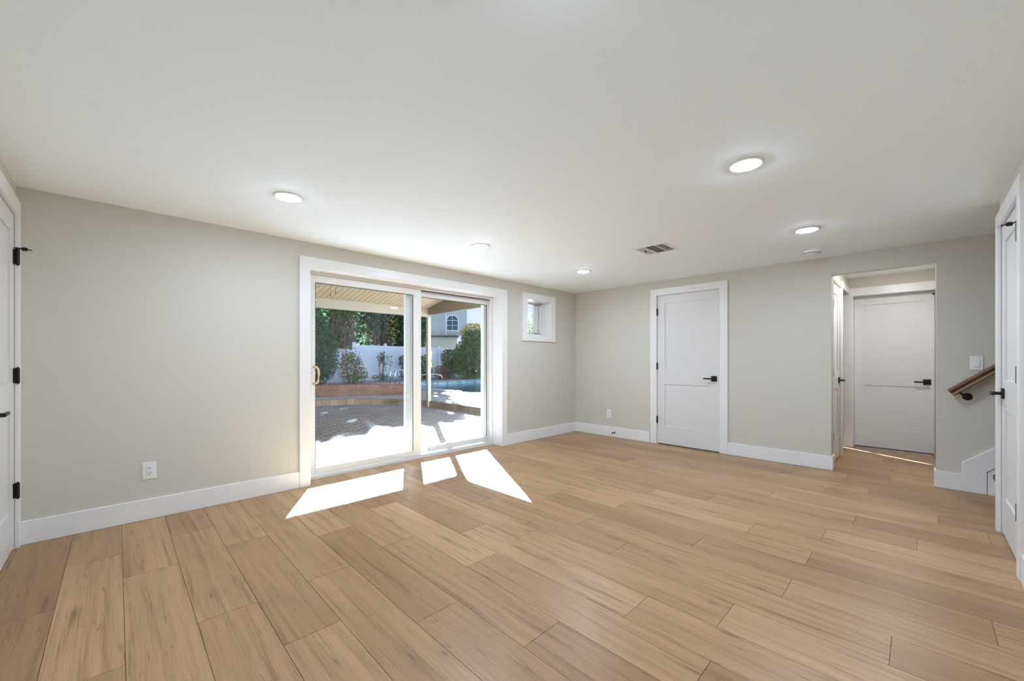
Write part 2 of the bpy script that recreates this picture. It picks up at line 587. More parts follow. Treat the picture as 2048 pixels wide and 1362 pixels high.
def panel_door(name, label, loc, rotz, width, xo0, xo1, top=2.036, zo=2.134, hinges=(1.815, 1.073, 0.333), yf=-0.004, hz=0.92,
               mirror=False, depth=0.12, slab_only=False, z0=0.012):
    """width = slab width; xo0/xo1 = casing widths left and right of the slab."""
    t = thing(name, label, 'door', loc, rotz, kind='structure')
    g = 0.003
    if mirror:
        X = lambda v: width - v
    else:
        X = lambda v: v
    zi = top + g + 0.003
    obj('casing', casing_mesh(-g - xo0, -g - 0.003, width + g + 0.003, width + g + xo1, zi, zo), M_TRIM, t, bevel=0.0025)
    # jamb lining and stop, plus white fillers added to brighten the slab gaps
    obj('jamb', B((-g - 0.018, -g, -depth, 0.0, 0, top + g), (width + g, width + g + 0.018, -depth, 0, 0, top + g), (-g - 0.018, width + g + 0.018, -depth, 0, top + g, top + g + 0.018),
                  (-g, 0.012, -depth, yf - 0.04, 0, top + g), (width - 0.012, width + g, -depth, yf - 0.04, 0, top + g), (-g, width + g, -depth, yf - 0.04, top - 0.012, top + g),
                  (-g, -0.0002, yf - 0.036, yf - 0.006, 0, top + g), (width + 0.0002, width + g, yf - 0.036, yf - 0.006, 0, top + g), (-g, width + g, yf - 0.036, yf - 0.010, top + 0.0002, top + g)), M_TRIM, t)
    obj('threshold_shade', B((0, width, -depth, yf - 0.045, 0.0, 0.006)), M_DARKGAP, t)  # dark strip stands in for the shade beneath the slab
    obj('slab', slab_mesh(0, width, z0, top, yf), M_DOOR, t)
    for hzz in hinges:
        hinge(t, X(-0.002), hzz, yf)
    hx = X(width - 0.062)
    lever_handle(t, hx, hz, yf, mirror)
    return t


# closet door in the back wall (hinges on its left): viewer side is -Y
closet = panel_door('door_1', 'closed white two panel closet door in the middle of the back wall', (2.1885, 0, 0), PI, 0.8, 0.0955, 0.0955, mirror=True)
# door at the left picture edge, in the near wall (viewer side +Y), hinges towards the corner
near_door = panel_door('door_2', 'white two panel door at the left edge of the picture', (0.066, NY, 0), 0.0, 0.79, 0.062, 0.095,
                       hinges=(1.785, 1.060, 0.357), hz=0.885)
# door at the right picture edge (viewer side -X): hinges on the near side
right_door = panel_door('door_3', 'white two panel door at the right edge beside the stair opening', (WX, RY0 + 0.004, 0), PI / 2, 0.762, 0.092, 0.09,
                        hinges=(1.84, 1.075, 0.335), hz=0.935)


def pin_stop(parent, x, z, y0, s):
    """Hinge pin door stop: ring on the pin, an arm, a rubber bumper and a tip."""
    bm = bmesh.new()
    lathe(bm, [(0, 0.0), (0.012, 0.0), (0.012, 0.008), (0, 0.008)], 12, Matrix.Translation((x, y0 + 0.018, z)))
    tube(bm, [(x, y0 + 0.018, z + 0.004), (x + s * 0.008, y0 + 0.036, z + 0.004), (x + s * 0.014, y0 + 0.075, z)], 0.0035, 8)
    lathe(bm, [(0, -0.012), (0.010, -0.012), (0.012, 0.0), (0.010, 0.012), (0, 0.012)], 12,
          Matrix.Translation((x + s * 0.010, y0 + 0.046, z + 0.002)) @ Matrix.Rotation(PI / 2, 4, 'X'))
    return obj('hinge_pin_stop', bm, M_BLACK, parent)


pin_stop(near_door, -0.002, 1.834, -0.004, 1)
pin_stop(right_door, -0.002, 1.892, -0.004, 1)

# hallway doors
hall_door = panel_door('door_4', 'white two panel door closing the far end of the hallway', (4.060, HY, 0), PI, 0.742, 0.0045, 0.1, top=1.99, zo=2.10,
                       yf=-0.11, mirror=True, depth=0.17, hz=0.885, hinges=(), z0=0.018)
pin_stop(hall_door, -0.001, 1.945, -0.075, 1)
side_door = panel_door('door_5', 'narrow white door on the left wall inside the hallway', (3.262, 0.845, 0), -PI / 2, 0.64, 0.10, 0.03, top=2.02, zo=2.075,
                       mirror=True, hinges=(1.765, 1.02, 0.32), hz=0.915)
struct('trim_1', B((3.262, 3.28, 0.95, HY - 0.02, 2.03, 2.115)), M_TRIM, 'white casing around the second doorway on the hallway left wall', 'trim', bevel=0.002)


# ------------------------------------------------------------------ sliding glass door
def slider():
    t = thing('door_6', 'white framed two panel sliding glass door to the patio', 'sliding door', (0, 0, 0), kind='structure')
    yo0, yo1, yi0, yi1 = -4.160, -1.5635, -4.067, -1.660
    bm = bmesh.new()
    prism(bm, [(yo0, 0), (yi0, 0), (yi0, 2.014), (yi1, 2.014), (yi1, 0), (yo1, 0), (yo1, 2.10), (yo0, 2.10)], 'x', 0, 0.018)
    obj('casing', bm, M_TRIM, t, bevel=0.002)
    obj('jamb', B((-0.18, 0.0, SY0, yi0 + 0.002, 0, 2.016), (-0.18, 0.0, yi1, SY1, 0, 2.016), (-0.18, 0.0, SY0, SY1, 2.012, SZ)), M_TRIM, t)
    # outer frame: head, sill with track, jambs
    obj('frame', B((-0.35, -0.172, SY0, SY1, 1.985, 2.012), (-0.35, -0.17, SY0, -4.040, 0.0, 2.0), (-0.35, -0.172, -1.673, SY1, 0, 2.0),
                   (-0.36, -0.178, SY0, SY1, -0.10, 0.022), (-0.196, -0.180, SY0, SY1, 0.022, 0.036), (-0.245, -0.232, SY0, SY1, 0.022, 0.03),
                   (-0.35, -0.285, -1.725, -1.6725, 0.0, 1.99), (-0.33, -0.285, SY0, -4.02, 0.0, 1.99)), M_VINYL, t, bevel=0.002)

    def panel(name, x0, x1, y0, y1, gy0, gy1, zb, gz0, gz1, zt):
        p = obj(name, B((x0, x1, y0, gy0, zb, zt), (x0, x1, gy1, y1, zb, zt), (x0, x1, gy0, gy1, zb, gz0), (x0, x1, gy0, gy1, gz1, zt)), M_VINYL, t, bevel=0.003)
        xm = (x0 + x1) / 2
        e = 0.006
        obj('glass', B((xm - 0.003, xm + 0.003, gy0 - 0.005, gy1 + 0.005, gz0 - 0.005, gz1 + 0.005)), M_GLASS, p)
        obj('gasket', B((xm + 0.004, x1 - 0.004, gy0, gy0 + e, gz0, gz1), (xm + 0.004, x1 - 0.004, gy1 - e, gy1, gz0, gz1),
                        (xm + 0.004, x1 - 0.004, gy0, gy1, gz1 - e, gz1)), M_GASKET, p)
        return p
    lp = panel('sliding_panel', -0.215, -0.180, -4.062, -2.782, -3.962, -2.885, 0.038, 0.108, 1.910, 1.984)
    rp = panel('fixed_panel', -0.285, -0.248, -2.95, -1.672, -2.85, -1.700, 0.032, 0.105, 1.912, 1.984)
    obj('head_gap_shadow', B((-0.246, -0.218, -2.775, -1.675, 1.979, 1.9848)), M_GASKET, t)  # dark strip put in as the shadow of the head gap
    obj('track_gap_shade', B((-0.230, -0.200, -2.775, -1.675, 0.0222, 0.0245)), M_GASKET, t)  # dark strip laid between the tracks as the shade there
    # wooden inside pull on the left stile
    bm = bmesh.new()
    tube(bm, [(-0.178, -3.978, 1.088), (-0.135, -3.964, 1.086), (-0.118, -3.955, 1.065), (-0.114, -3.95, 1.01), (-0.118, -3.955, 0.955), (-0.135, -3.964, 0.932), (-0.178, -3.978, 0.926)], 0.011, 10)
    h = obj('pull_handle', bm, M_WOODPULL, lp, smooth=True)
    obj('latch_lever', B((-0.178, -0.168, -4.0, -3.962, 1.02, 1.034)), M_PLASTIC, lp, bevel=0.002)
    # screw plug in the lower rail of the fixed panel
    bm = bmesh.new()
    lathe(bm, [(0, 0), (0.008, 0), (0.007, 0.002), (0, 0.002)], 14, Matrix.Translation((-0.248, -2.63, 0.068)) @ Matrix.Rotation(PI / 2, 4, 'Y'))
    obj('screw_plug', bm, M_GASKET, rp)
    return t


slider()


# ------------------------------------------------------------------ small window
def small_window():
    t = thing('window_1', 'small square white window high beside the corner', 'window', (0, 0, 0), kind='structure')
    yo0, yo1, zo0, zo1 = -1.263, -0.541, 1.428, 2.112
    y0, y1, z0, z1 = -1.1645, -0.637, 1.5235, 2.0245
    obj('casing', B((0, 0.018, yo0, y0, zo0, zo1), (0, 0.018, y1, yo1, zo0, zo1), (0, 0.018, y0, y1, zo0, z0), (0, 0.018, y0, y1, z1, zo1)), M_TRIM, t)
    obj('lining', B((-0.2, 0.0, WY0, y0, WZ0, WZ1), (-0.2, 0.0, y1, WY1, WZ0, WZ1), (-0.2, 0, y0, y1, WZ0, z0), (-0.2, 0, y0, y1, z1, WZ1)), M_TRIM, t)
    obj('window_frame', B((-0.30, -0.19, y0, y0 + 0.04, z0, z1), (-0.30, -0.19, y1 - 0.04, y1, z0, z1), (-0.30, -0.19, y0, y1, z0, z0 + 0.03), (-0.30, -0.19, y0, y1, z1 - 0.018, z1)), M_VINYL, t, bevel=0.002)
    a, b, c, d = y0 + 0.05, y1 - 0.05, z0 + 0.036, z1 - 0.020
    s = obj('sash', B((-0.25, -0.21, a, a + 0.05, c, d), (-0.25, -0.21, b - 0.09, b, c, d), (-0.25, -0.21, a, b, c, c + 0.012), (-0.25, -0.21, a, b, d - 0.012, d)), M_VINYL, t, bevel=0.002)
    obj('pane', B((-0.233, -0.227, a + 0.045, b - 0.085, c + 0.008, d - 0.015)), M_GLASS, s)
    obj('gasket', B((-0.24, -0.225, b + 0.001, b + 0.009, c, d)), M_GASKET, t)
    return t


small_window()


# ------------------------------------------------------------------ ceiling fittings
def downlight():
    t = thing('recessed_light', '', 'ceiling light', (0, 0, H), group='round recessed ceiling lights')
    bm = bmesh.new()
    lathe(bm, [(0.070, -0.0005), (0.070, -0.006), (0.0745, -0.0085), (0.084, -0.0075), (0.0885, -0.004), (0.0895, 0.0), (0.070, 0.0)], 48)
    obj('trim_ring', bm, M_PLASTIC, t, smooth=True)
    bm = bmesh.new()
    lathe(bm, [(0.0695, -0.003), (0.067, -0.0085), (0.05, -0.0135), (0.025, -0.0165), (0.0, -0.0175)], 40)
    obj('lens', bm, M_LENS, t, smooth=True)
    return t


d0 = downlight()
spots = [(1.003, -4.525, 'lit round ceiling light nearest the left wall, furthest from the back wall'),
         (3.262, -2.858, 'largest lit round ceiling light, out in the right half of the ceiling'),
         (1.015, -2.875, 'lit round ceiling light above the sliding glass door'),
         (1.062, -1.288, 'smallest lit round ceiling light, near the room corner by the small window'),
         (3.280, -1.256, 'lit round ceiling light just in front of the smoke detector'),
         (3.28, -4.50, 'lit round ceiling light close to the near end of the right wall'),
         (3.74, 0.70, 'unseen round ceiling light added to brighten the small hallway'),
         (1.9, 1.9, 'unseen round ceiling light added to brighten the room left of the hallway')]
for i, (x, y, lab) in enumerate(spots):
    o = d0 if i == 0 else copy_tree(d0)
    o.location = (x, y, H)
    o['label'] = lab
    if i >= 6:  # unseen lamps added to light the hallway and the side room
        for ch in o.children:
            if ch.name.startswith('lens'):
                ch.data = ch.data.copy()
                ch.data.materials[0] = M_LENS_ADDED


def vent():
    t = thing('air_vent', 'square white louvered air register in the ceiling', 'air vent', (2.135, -1.605, H))
    a, f = 0.157, 0.022
    zt = -0.008
    obj('frame', B((-a, a, -a, -a + f, zt, 0), (-a, a, a - f, a, zt, 0), (-a, -a + f, -a + f, a - f, zt, 0), (a - f, a, -a + f, a - f, zt, 0),
                   (-0.050, -0.043, -a + f, a - f, zt, 0), (0.048, 0.055, -a + f, a - f, zt, 0)), M_VENT, t, bevel=0.002)
    obj('duct', B((-a + f, a - f, -a + f, a - f, -0.0012, -0.0006)), M_VENTIN, t)
    for sec, n, x0, x1 in ((0, 4, -a + f, -0.050), (1, 4, 0.055, a - f)):
        for k in range(n):
            x = x0 + (k + 0.5) * (x1 - x0) / n
            bm = bmesh.new()
            prism(bm, [(x - 0.008, -0.002), (x - 0.006, -0.001), (x + 0.008, -0.0075), (x + 0.006, -0.0085)] if sec == 1 else
                  [(x + 0.005, -0.002), (x + 0.003, -0.001), (x - 0.005, -0.0055), (x - 0.003, -0.0065)], 'y', -a + f, a - f)
            obj('louver', bm, M_VENT, t)
    for k in range(7):
        y = -a + f + (k + 0.5) * (2 * a - 2 * f) / 7
        bm = bmesh.new()
        prism(bm, [(y - 0.008, -0.002), (y - 0.007, -0.001), (y + 0.006, -0.006), (y + 0.005, -0.007)], 'x', -0.043, 0.048)
        obj('louver', bm, M_VENTIN, t)
    bm = bmesh.new()
    box(bm, -a + 0.05, -a + 0.062, -0.01, 0.012, -0.016, -0.006)
    obj('damper_lever', bm, M_HOLE, t)


vent()


def smoke():
    t = thing('smoke_detector', 'round white smoke detector on the ceiling near the back wall', 'smoke detector', (3.19, -0.43, H))
    bm = bmesh.new()
    lathe(bm, [(0, 0), (0.074, 0), (0.074, -0.008), (0.068, -0.011), (0.068, -0.034), (0.063, -0.040), (0.03, -0.045), (0, -0.046)], 40)
    obj('housing', bm, M_PLASTIC, t, smooth=False)
    bm = bmesh.new()
    for k in range(18):
        a = 2 * PI * k / 18
        M = Matrix.Rotation(a, 4, 'Z')
        v = box(bm, 0.0650, 0.0686, -0.0105, 0.0105, -0.033, -0.027)
        for q in v:
            q.co = M @ q.co
    obj('grille', bm, M_HOLE, t)
    bm = bmesh.new()
    lathe(bm, [(0, -0.045), (0.012, -0.0445), (0.011, -0.049), (0, -0.0495)], 20)
    obj('test_button', bm, M_PLASTIC, t)


smoke()


# ------------------------------------------------------------------ outlets, switch, door stop
# local frame: x along wall, y out of the wall, z up, origin at the plate centre on the wall
def outlet(label, loc, rotz):
    t = thing('power_outlet', label, 'power outlet', loc, rotz, group='white duplex wall outlets')
    w, h = 0.0395, 0.060
    bm = bmesh.new()
    prism(bm, [(-w, 0), (w, 0), (w - 0.004, 0.006), (-w + 0.004, 0.006)], 'z', -h, h)
    obj('cover_plate', bm, M_PLASTIC, t, bevel=0.0015)
    obj('receptacle', B((-0.0165, 0.0165, 0.0055, 0.0085, -0.0335, 0.0335)), M_PLASTIC, t, bevel=0.002)
    bm = bmesh.new()
    for s in (-1, 1):
        zc = s * 0.0185
        box(bm, -0.0085, -0.0055, 0.008, 0.0092, zc + 0.000, zc + 0.009)
        box(bm, 0.0055, 0.0085, 0.008, 0.0092, zc + 0.001, zc + 0.008)
        lathe(bm, [(0, 0), (0.0033, 0), (0.0033, 0.0012), (0, 0.0012)], 10, Matrix.Translation((0, 0.008, zc - 0.006)) @ Matrix.Rotation(-PI / 2, 4, 'X'))
    obj('slots', bm, M_HOLE, t)
    for s in (-1, 1):
        bm = bmesh.new()
        lathe(bm, [(0, 0), (0.003, 0), (0.0025, 0.0015), (0, 0.0015)], 10, Matrix.Translation((0, 0.006, s * 0.048)) @ Matrix.Rotation(-PI / 2, 4, 'X'))
        obj('screw', bm, M_PLASTIC, t)
    return t


outlet('white power outlet on the left wall near the picture edge', (0, -5.166, 0.351), -PI / 2)
outlet('small white power outlet on the back wall left of the closet door', (0.620, 0, 0.341), PI)


def switch():
    t = thing('light_switch', 'white rocker light switch above the wooden handrail', 'light switch', (4.2845, 0, 1.1285), PI)
    w, h = 0.0395, 0.0615
    bm = bmesh.new()
    prism(bm, [(-w, 0), (w, 0), (w - 0.004, 0.006), (-w + 0.004, 0.006)], 'z', -h, h)
    obj('cover_plate', bm, M_PLASTIC, t, bevel=0.0015)
    bm = bmesh.new()
    prism(bm, [(0.0055, -0.033), (0.0115, -0.033), (0.0075, 0.033), (0.0055, 0.033)], 'x', -0.0165, 0.0165)
    obj('rocker', bm, M_PLASTIC, t, bevel=0.0008)
    for s in (-1, 1):
        bm = bmesh.new()
        lathe(bm, [(0, 0), (0.003, 0), (0.0025, 0.0015), (0, 0.0015)], 10, Matrix.Translation((0, 0.006, s * 0.048)) @ Matrix.Rotation(-PI / 2, 4, 'X'))
        obj('screw', bm, M_VENT, t)


switch()


def base_stop():
    t = thing('door_stop', 'small black door stop on the baseboard left of the closet door', 'door stop', (0.725, -0.015, 0.066), PI)
    bm = bmesh.new()
    R = Matrix.Rotation(-PI / 2, 4, 'X')
    lathe(bm, [(0, 0), (0.0135, 0), (0.0135, 0.004), (0.006, 0.009), (0.0045, 0.014), (0.0045, 0.060), (0, 0.060)], 16, R)
    obj('rod', bm, M_BLACK, t, smooth=False)
    bm = bmesh.new()
    lathe(bm, [(0, 0.058), (0.010, 0.058), (0.011, 0.066), (0.009, 0.074), (0, 0.075)], 16, R)
    obj('rubber_tip', bm, M_BLACK, t)


base_stop()


# ------------------------------------------------------------------ staircase and handrail
def handrail_mat():
    m = mat('stained_oak_rail', (0.23, 0.105, 0.035), 0.35)
    nt = m.node_tree
    p = nt.nodes['Principled BSDF']
    tc = nt.nodes['Texture Coordinate']
    mp = nt.nodes.new('ShaderNodeMapping')
    mp.inputs['Scale'].default_value = (2.0, 90.0, 90.0)
    no = nt.nodes.new('ShaderNodeTexNoise')
    no.inputs['Scale'].default_value = 1.0
    no.inputs['Detail'].default_value = 4
    rp = nt.nodes.new('ShaderNodeValToRGB')
    rp.color_ramp.elements[0].position = 0.35
    rp.color_ramp.elements[0].color = (0.075, 0.028, 0.008, 1)
    rp.color_ramp.elements[1].position = 0.68
    rp.color_ramp.elements[1].color = (0.27, 0.125, 0.042, 1)
    nt.links.new(tc.outputs['Object'], mp.inputs['Vector'])
    nt.links.new(mp.outputs[0], no.inputs['Vector'])
    nt.links.new(no.outputs[0], rp.inputs[0])
    nt.links.new(rp.outputs[0], p.inputs['Base Color'])
    return m


def stairs():
    t = thing('staircase', 'white staircase rising behind the right wall with black treads', 'staircase', (4.34, 0, 0), kind='structure')
    run, rise = 0.21, 0.181
    for k in range(6):
        x = 0.075 + k * run
        obj('riser', B((x, x + 0.02, -1.028, -0.022, k * rise, (k + 1) * rise - 0.04)), M_TRIM, t)
        obj('tread', B((x - 0.042, x + run + 0.02, -1.028, -0.020, (k + 1) * rise - 0.04, (k + 1) * rise)), M_TREAD, t, bevel=0.006)
    # skirt board on the back wall: level base piece, upright step, then the slope
    bm = bmesh.new()
    sl = 0.86
    x1 = 1.75
    prism(bm, [(-0.300, 0), (0.0, 0), (0.0, 0.19), (0.02, 0.21), (x1, 0.21 + sl * (x1 - 0.02)), (x1, 0.262 + sl * (x1 + 0.143)), (-0.143, 0.250), (-0.143, 0.147), (-0.300, 0.147)], 'y', -0.020, 0.0)
    obj('skirt_board', bm, M_TRIM, t, bevel=0.003)
    bm = bmesh.new()
    prism(bm, [(0.004, 0), (x1, 0), (x1, 0.205 + sl * (x1 - 0.02)), (0.022, 0.205), (0.004, 0.185)], 'y', -0.016, 0.0)
    obj('skirt_infill', bm, M_TRIM, t)


stairs()
struct('trim_2', B((4.029, 4.043, -0.020, 0.13, 0, 0.150)), M_TRIM, 'white baseboard return at the right corner of the hallway opening', 'trim', bevel=0.003)


def handrail():
    ang = math.atan(0.858)
    t = thing('handrail', 'dark stained wooden handrail rising along the back wall at the right', 'handrail', (4.128, -0.075, 0.862))
    t.rotation_euler = (0, -ang, 0)
    prof = [(-0.024, -0.028), (0.024, -0.028), (0.026, -0.018), (0.017, -0.006), (0.018, 0.004), (0.029, 0.012), (0.031, 0.022), (0.024, 0.031), (0.010, 0.035),
            (-0.010, 0.035), (-0.024, 0.031), (-0.031, 0.022), (-0.029, 0.012), (-0.018, 0.004), (-0.017, -0.006), (-0.026, -0.018)]
    bm = bmesh.new()
    prism(bm, prof, 'x', 0.0, 2.2)
    obj('rail', bm, handrail_mat(), t, bevel=0.002)
    for d in (0.045, 1.6):
        # bracket: built in rail space, wall is at local y = +0.075
        bm = bmesh.new()
        tube(bm, [(d, 0.0, -0.028), (d + 0.004, 0.008, -0.062), (d + 0.012, 0.040, -0.089), (d + 0.012, 0.070, -0.089)], 0.008, 10)
        lathe(bm, [(0, 0), (0.032, 0), (0.032, 0.004), (0.022, 0.012), (0, 0.016)], 24, Matrix.Translation((d + 0.012, 0.0745, -0.089)) @ Matrix.Rotation(PI / 2, 4, 'X'))
        box(bm, d - 0.03, d + 0.03, -0.012, 0.012, -0.031, -0.027)
        obj('bracket', bm, M_BLACK, t)


handrail()

# ------------------------------------------------------------------ outside: patio, deck, pool
def brick_mat(name, c1, c2, mortar, bw, bh, msize=0.012, rough=0.85, uv=True, var=0.0):
    m = bpy.data.materials.new(name)
    m.use_nodes = True
    nt = m.node_tree
    p = nt.nodes['Principled BSDF']
    p.inputs['Roughness'].default_value = rough
    p.inputs['Specular IOR Level'].default_value = 0.25
    tc = nt.nodes.new('ShaderNodeTexCoord')
    br = nt.nodes.new('ShaderNodeTexBrick')
    br.inputs['Scale'].default_value = 1.0
    br.inputs['Brick Width'].default_value = bw
    br.inputs['Row Height'].default_value = bh
    br.inputs['Mortar Size'].default_value = msize
    br.inputs['Mortar Smooth'].default_value = 0.25
    br.inputs['Color1'].default_value = c1
    br.inputs['Color2'].default_value = c2
    br.inputs['Mortar'].default_value = mortar
    src = tc.outputs['UV'] if uv else tc.outputs['Object']
    mp = nt.nodes.new('ShaderNodeMapping')
    if not uv:
        mp.inputs['Rotation'].default_value = (0, 0, math.radians(90))
    nt.links.new(src, mp.inputs['Vector'])
    nt.links.new(mp.outputs[0], br.inputs['Vector'])
    no = nt.nodes.new('ShaderNodeTexNoise')
    no.inputs['Scale'].default_value = 3.0
    no.inputs['Detail'].default_value = 5
    nt.links.new(tc.outputs['Object'], no.inputs['Vector'])
    mx = nt.nodes.new('ShaderNodeMix')
    mx.data_type = 'RGBA'
    mx.blend_type = 'OVERLAY'
    mx.inputs[0].default_value = 0.45
    nt.links.new(br.outputs['Color'], mx.inputs[6])
    nt.links.new(no.outputs[0], mx.inputs[7])
    nt.links.new(mx.outputs[2], p.inputs['Base Color'])
    bp = nt.nodes.new('ShaderNodeBump')
    bp.inputs['Strength'].default_value = 0.6
    bp.inputs['Distance'].default_value = 0.01
    bp.invert = True
    nt.links.new(br.outputs['Fac'], bp.inputs['Height'])
    nt.links.new(bp.outputs[0], p.inputs['Normal'])
    return m


M_PAVER = brick_mat('patio_pavers', (0.22, 0.18, 0.16, 1), (0.16, 0.14, 0.13, 1), (0.04, 0.034, 0.03, 1), 0.24, 0.12, uv=False)
M_BRICK = brick_mat('red_brick', (0.19, 0.078, 0.042, 1), (0.13, 0.058, 0.038, 1), (0.15, 0.12, 0.09, 1), 0.21, 0.075, 0.010)
M_SOLDIER = brick_mat('red_brick_on_edge', (0.20, 0.085, 0.048, 1), (0.15, 0.070, 0.045, 1), (0.14, 0.11, 0.09, 1), 0.075, 0.20, 0.010)
M_STEPBRICK = brick_mat('brown_step_brick', (0.20, 0.14, 0.085, 1), (0.15, 0.10, 0.065, 1), (0.11, 0.085, 0.06, 1), 0.21, 0.20, 0.010)
M_DECK = mat('pool_deck_concrete', (0.22, 0.205, 0.195), 0.85, var=0.12, vscale=1.3, bump=0.1, bscale=40)
M_COPING = mat('pale_pool_coping', (0.36, 0.345, 0.33), 0.75, var=0.06, vscale=3)
M_SOIL = mat('garden_soil', (0.10, 0.075, 0.055), 0.95, var=0.3, vscale=4)
M_TILE = brick_mat('blue_pool_tile', (0.10, 0.30, 0.42, 1), (0.55, 0.75, 0.85, 1), (0.45, 0.55, 0.6, 1), 0.15, 0.15, 0.012, 0.25)

CURVE = [(-7.85, -9.0), (-7.75, -4.0), (-7.70, -2.6), (-7.57, -1.50), (-7.35, -0.80), (-7.0, -0.22), (-6.55, 0.15), (-6.05, 0.40), (-5.5, 0.58), (-5.0, 0.665), (-3.8, 0.66), (-2.6, 0.62), (-0.36, 0.60)]
struct('patio', B((-8.2, -0.36, -9.0, 0.75, -0.2, -0.10)), M_PAVER, 'herringbone toned brick paver patio outside the sliding door', 'patio')


def deck():
    bm = bmesh.new()
    prism(bm, CURVE + [(-0.36, 3.15), (-13.2, 3.15), (-24, 3.15), (-24, -9.0)], 'z', -0.2, 0.05)
    box(bm, -24, -13.2, 3.15, 30, -0.2, 0.05)
    box(bm, -6.2, -0.36, 3.15, 30, -0.2, 0.05)
    box(bm, -13.2, -6.2, 11.5, 30, -0.2, 0.05)
    fil = [(-6.2, 3.15)] + [(-7.4 + 1.2 * math.sin(a), 4.35 - 1.2 * math.cos(a)) for a in [PI / 2 * k / 8 for k in range(8, -1, -1)]]
    prism(bm, fil, 'z', -0.2, 0.05)
    struct('pool_deck', bm, M_DECK, 'raised grey concrete deck around the pool one step above the patio', 'pool deck')
    struct('ground', B((-70, -24, -40, 70, -0.2, 0.02), (-24, -0.36, 30, 70, -0.2, 0.02), (-24, -0.36, -40, -9, -0.2, 0.02)), M_SOIL, 'bare garden ground beyond the pool deck', 'ground')


deck()


def ribbon(bm, pts, th, z0, z1, uv, v0=0.0):
    """Upright band of thickness th that follows a ground line, with UVs in metres."""
    n = len(pts)
    P = [Vector((x, y, 0)) for x, y in pts]
    fr, bk, s = [], [], 0.0
    S = []
    for i in range(n):
        d = (P[min(i + 1, n - 1)] - P[max(i - 1, 0)]).normalized()
        nrm = Vector((-d.y, d.x, 0))
        if i:
            s += (P[i] - P[i - 1]).length
        S.append(s)
        fr.append(P[i])
        bk.append(P[i] + nrm * th)
    def quad(a, b, c, d, uvs):
        f = bm.faces.new([bm.verts.new(q) for q in (a, b, c, d)])
        for lp, q in zip(f.loops, uvs):
            lp[uv].uv = q
    up0, up1 = Vector((0, 0, z0)), Vector((0, 0, z1))
    for i in range(n - 1):
        s0, s1 = S[i], S[i + 1]
        h = z1 - z0
        quad(fr[i] + up0, fr[i + 1] + up0, fr[i + 1] + up1, fr[i] + up1, [(s0, v0), (s1, v0), (s1, v0 + h), (s0, v0 + h)])
        quad(bk[i + 1] + up0, bk[i] + up0, bk[i] + up1, bk[i + 1] + up1, [(s1, v0), (s0, v0), (s0, v0 + h), (s1, v0 + h)])
        quad(fr[i] + up1, fr[i + 1] + up1, bk[i + 1] + up1, bk[i] + up1, [(s0, 0), (s1, 0), (s1, th), (s0, th)])
    for i in (0, n - 1):
        quad(fr[i] + up0, bk[i] + up0, bk[i] + up1, fr[i] + up1, [(0, v0), (th, v0), (th, v0 + z1 - z0), (0, v0 + z1 - z0)])


def dense(pts, step=0.25):
    out = []
    for a, b in zip(pts, pts[1:]):
        L = math.hypot(b[0] - a[0], b[1] - a[1])
        k = max(1, int(L / step))
        out += [(a[0] + (b[0] - a[0]) * i / k, a[1] + (b[1] - a[1]) * i / k) for i in range(k)]
    return out + [pts[-1]]


bm = bmesh.new()
uvl = bm.loops.layers.uv.new('UVMap')
# patio side lies to the right of the running direction, so the band grows to the left, under the deck edge
ribbon(bm, [(x + 0.02 * (1 if i < 7 else 0), y - 0.02 * (1 if i >= 5 else 0)) for i, (x, y) in enumerate(CURVE)], 0.16, -0.12, 0.058, uvl)
struct('step_edge', bm, M_STEPBRICK, 'curved brown brick step between the patio and the pool deck', 'step')


def pool():
    t = thing('swimming_pool', 'in-ground swimming pool with blue water behind the patio post', 'swimming pool', (0, 0, 0))
    o = obj('water', B((-13.2, -6.2, 3.15, 11.5, -0.5, -0.075)), None or pool_water(), t)
    bm = bmesh.new()
    uvl = bm.loops.layers.uv.new('UVMap')
    ribbon(bm, [(-6.2, 11.49), (-13.19, 11.49), (-13.19, 3.16), (-6.2, 3.16)], 0.02, -0.2, 0.03, uvl)
    obj('tile_band', bm, M_TILE, t)
    obj('coping', B((-13.5, -13.12, 2.86, 11.8, 0.05, 0.085), (-13.12, -7.2, 2.86, 3.22, 0.05, 0.085), (-13.12, -5.9, 11.42, 11.8, 0.05, 0.085)), M_COPING, t, bevel=0.012)
    for nm, pts in (('entry_rail', [(-11.85, 2.95), (-11.42, 2.95)]),):
        for x, y in pts:
            bm = bmesh.new()
            P = [(x, y, 0.05), (x, y, 0.55)] + [(x, y + 0.20 - 0.20 * math.cos(a), 0.55 + 0.20 * math.sin(a)) for a in [PI * k / 8 for k in range(1, 8)]] + [(x, y + 0.40, 0.55), (x, y + 0.47, -0.05)]
            tube(bm, P, 0.024, 10)
            obj('ladder_rail', bm, M_CHROME, t, smooth=True)
    t = thing('pool_handrail', 'low chrome handrail on the deck behind the patio post', 'handrail', (-13.9, 6.2, 0.05))
    bm = bmesh.new()
    tube(bm, [(0.32, 0.62, 0.0), (0.28, 0.56, 0.30), (0.10, 0.30, 0.36), (-0.25, -0.25, 0.34), (-0.30, -0.33, 0.26), (-0.31, -0.34, 0.0)], 0.026, 10)
    obj('rail', bm, M_CHROME, t, smooth=True)
    bm = bmesh.new()
    lathe(bm, [(0, 0), (0.05, 0), (0.045, 0.012), (0.027, 0.016), (0, 0.016)], 16, Matrix.Translation((0.32, 0.62, 0.0)))
    obj('base_flange', bm, M_CHROME, t)
    bm = bmesh.new()
    lathe(bm, [(0, 0), (0.05, 0), (0.045, 0.012), (0.027, 0.016), (0, 0.016)], 16, Matrix.Translation((-0.31, -0.34, 0.0)))
    obj('base_flange', bm, M_CHROME, t)


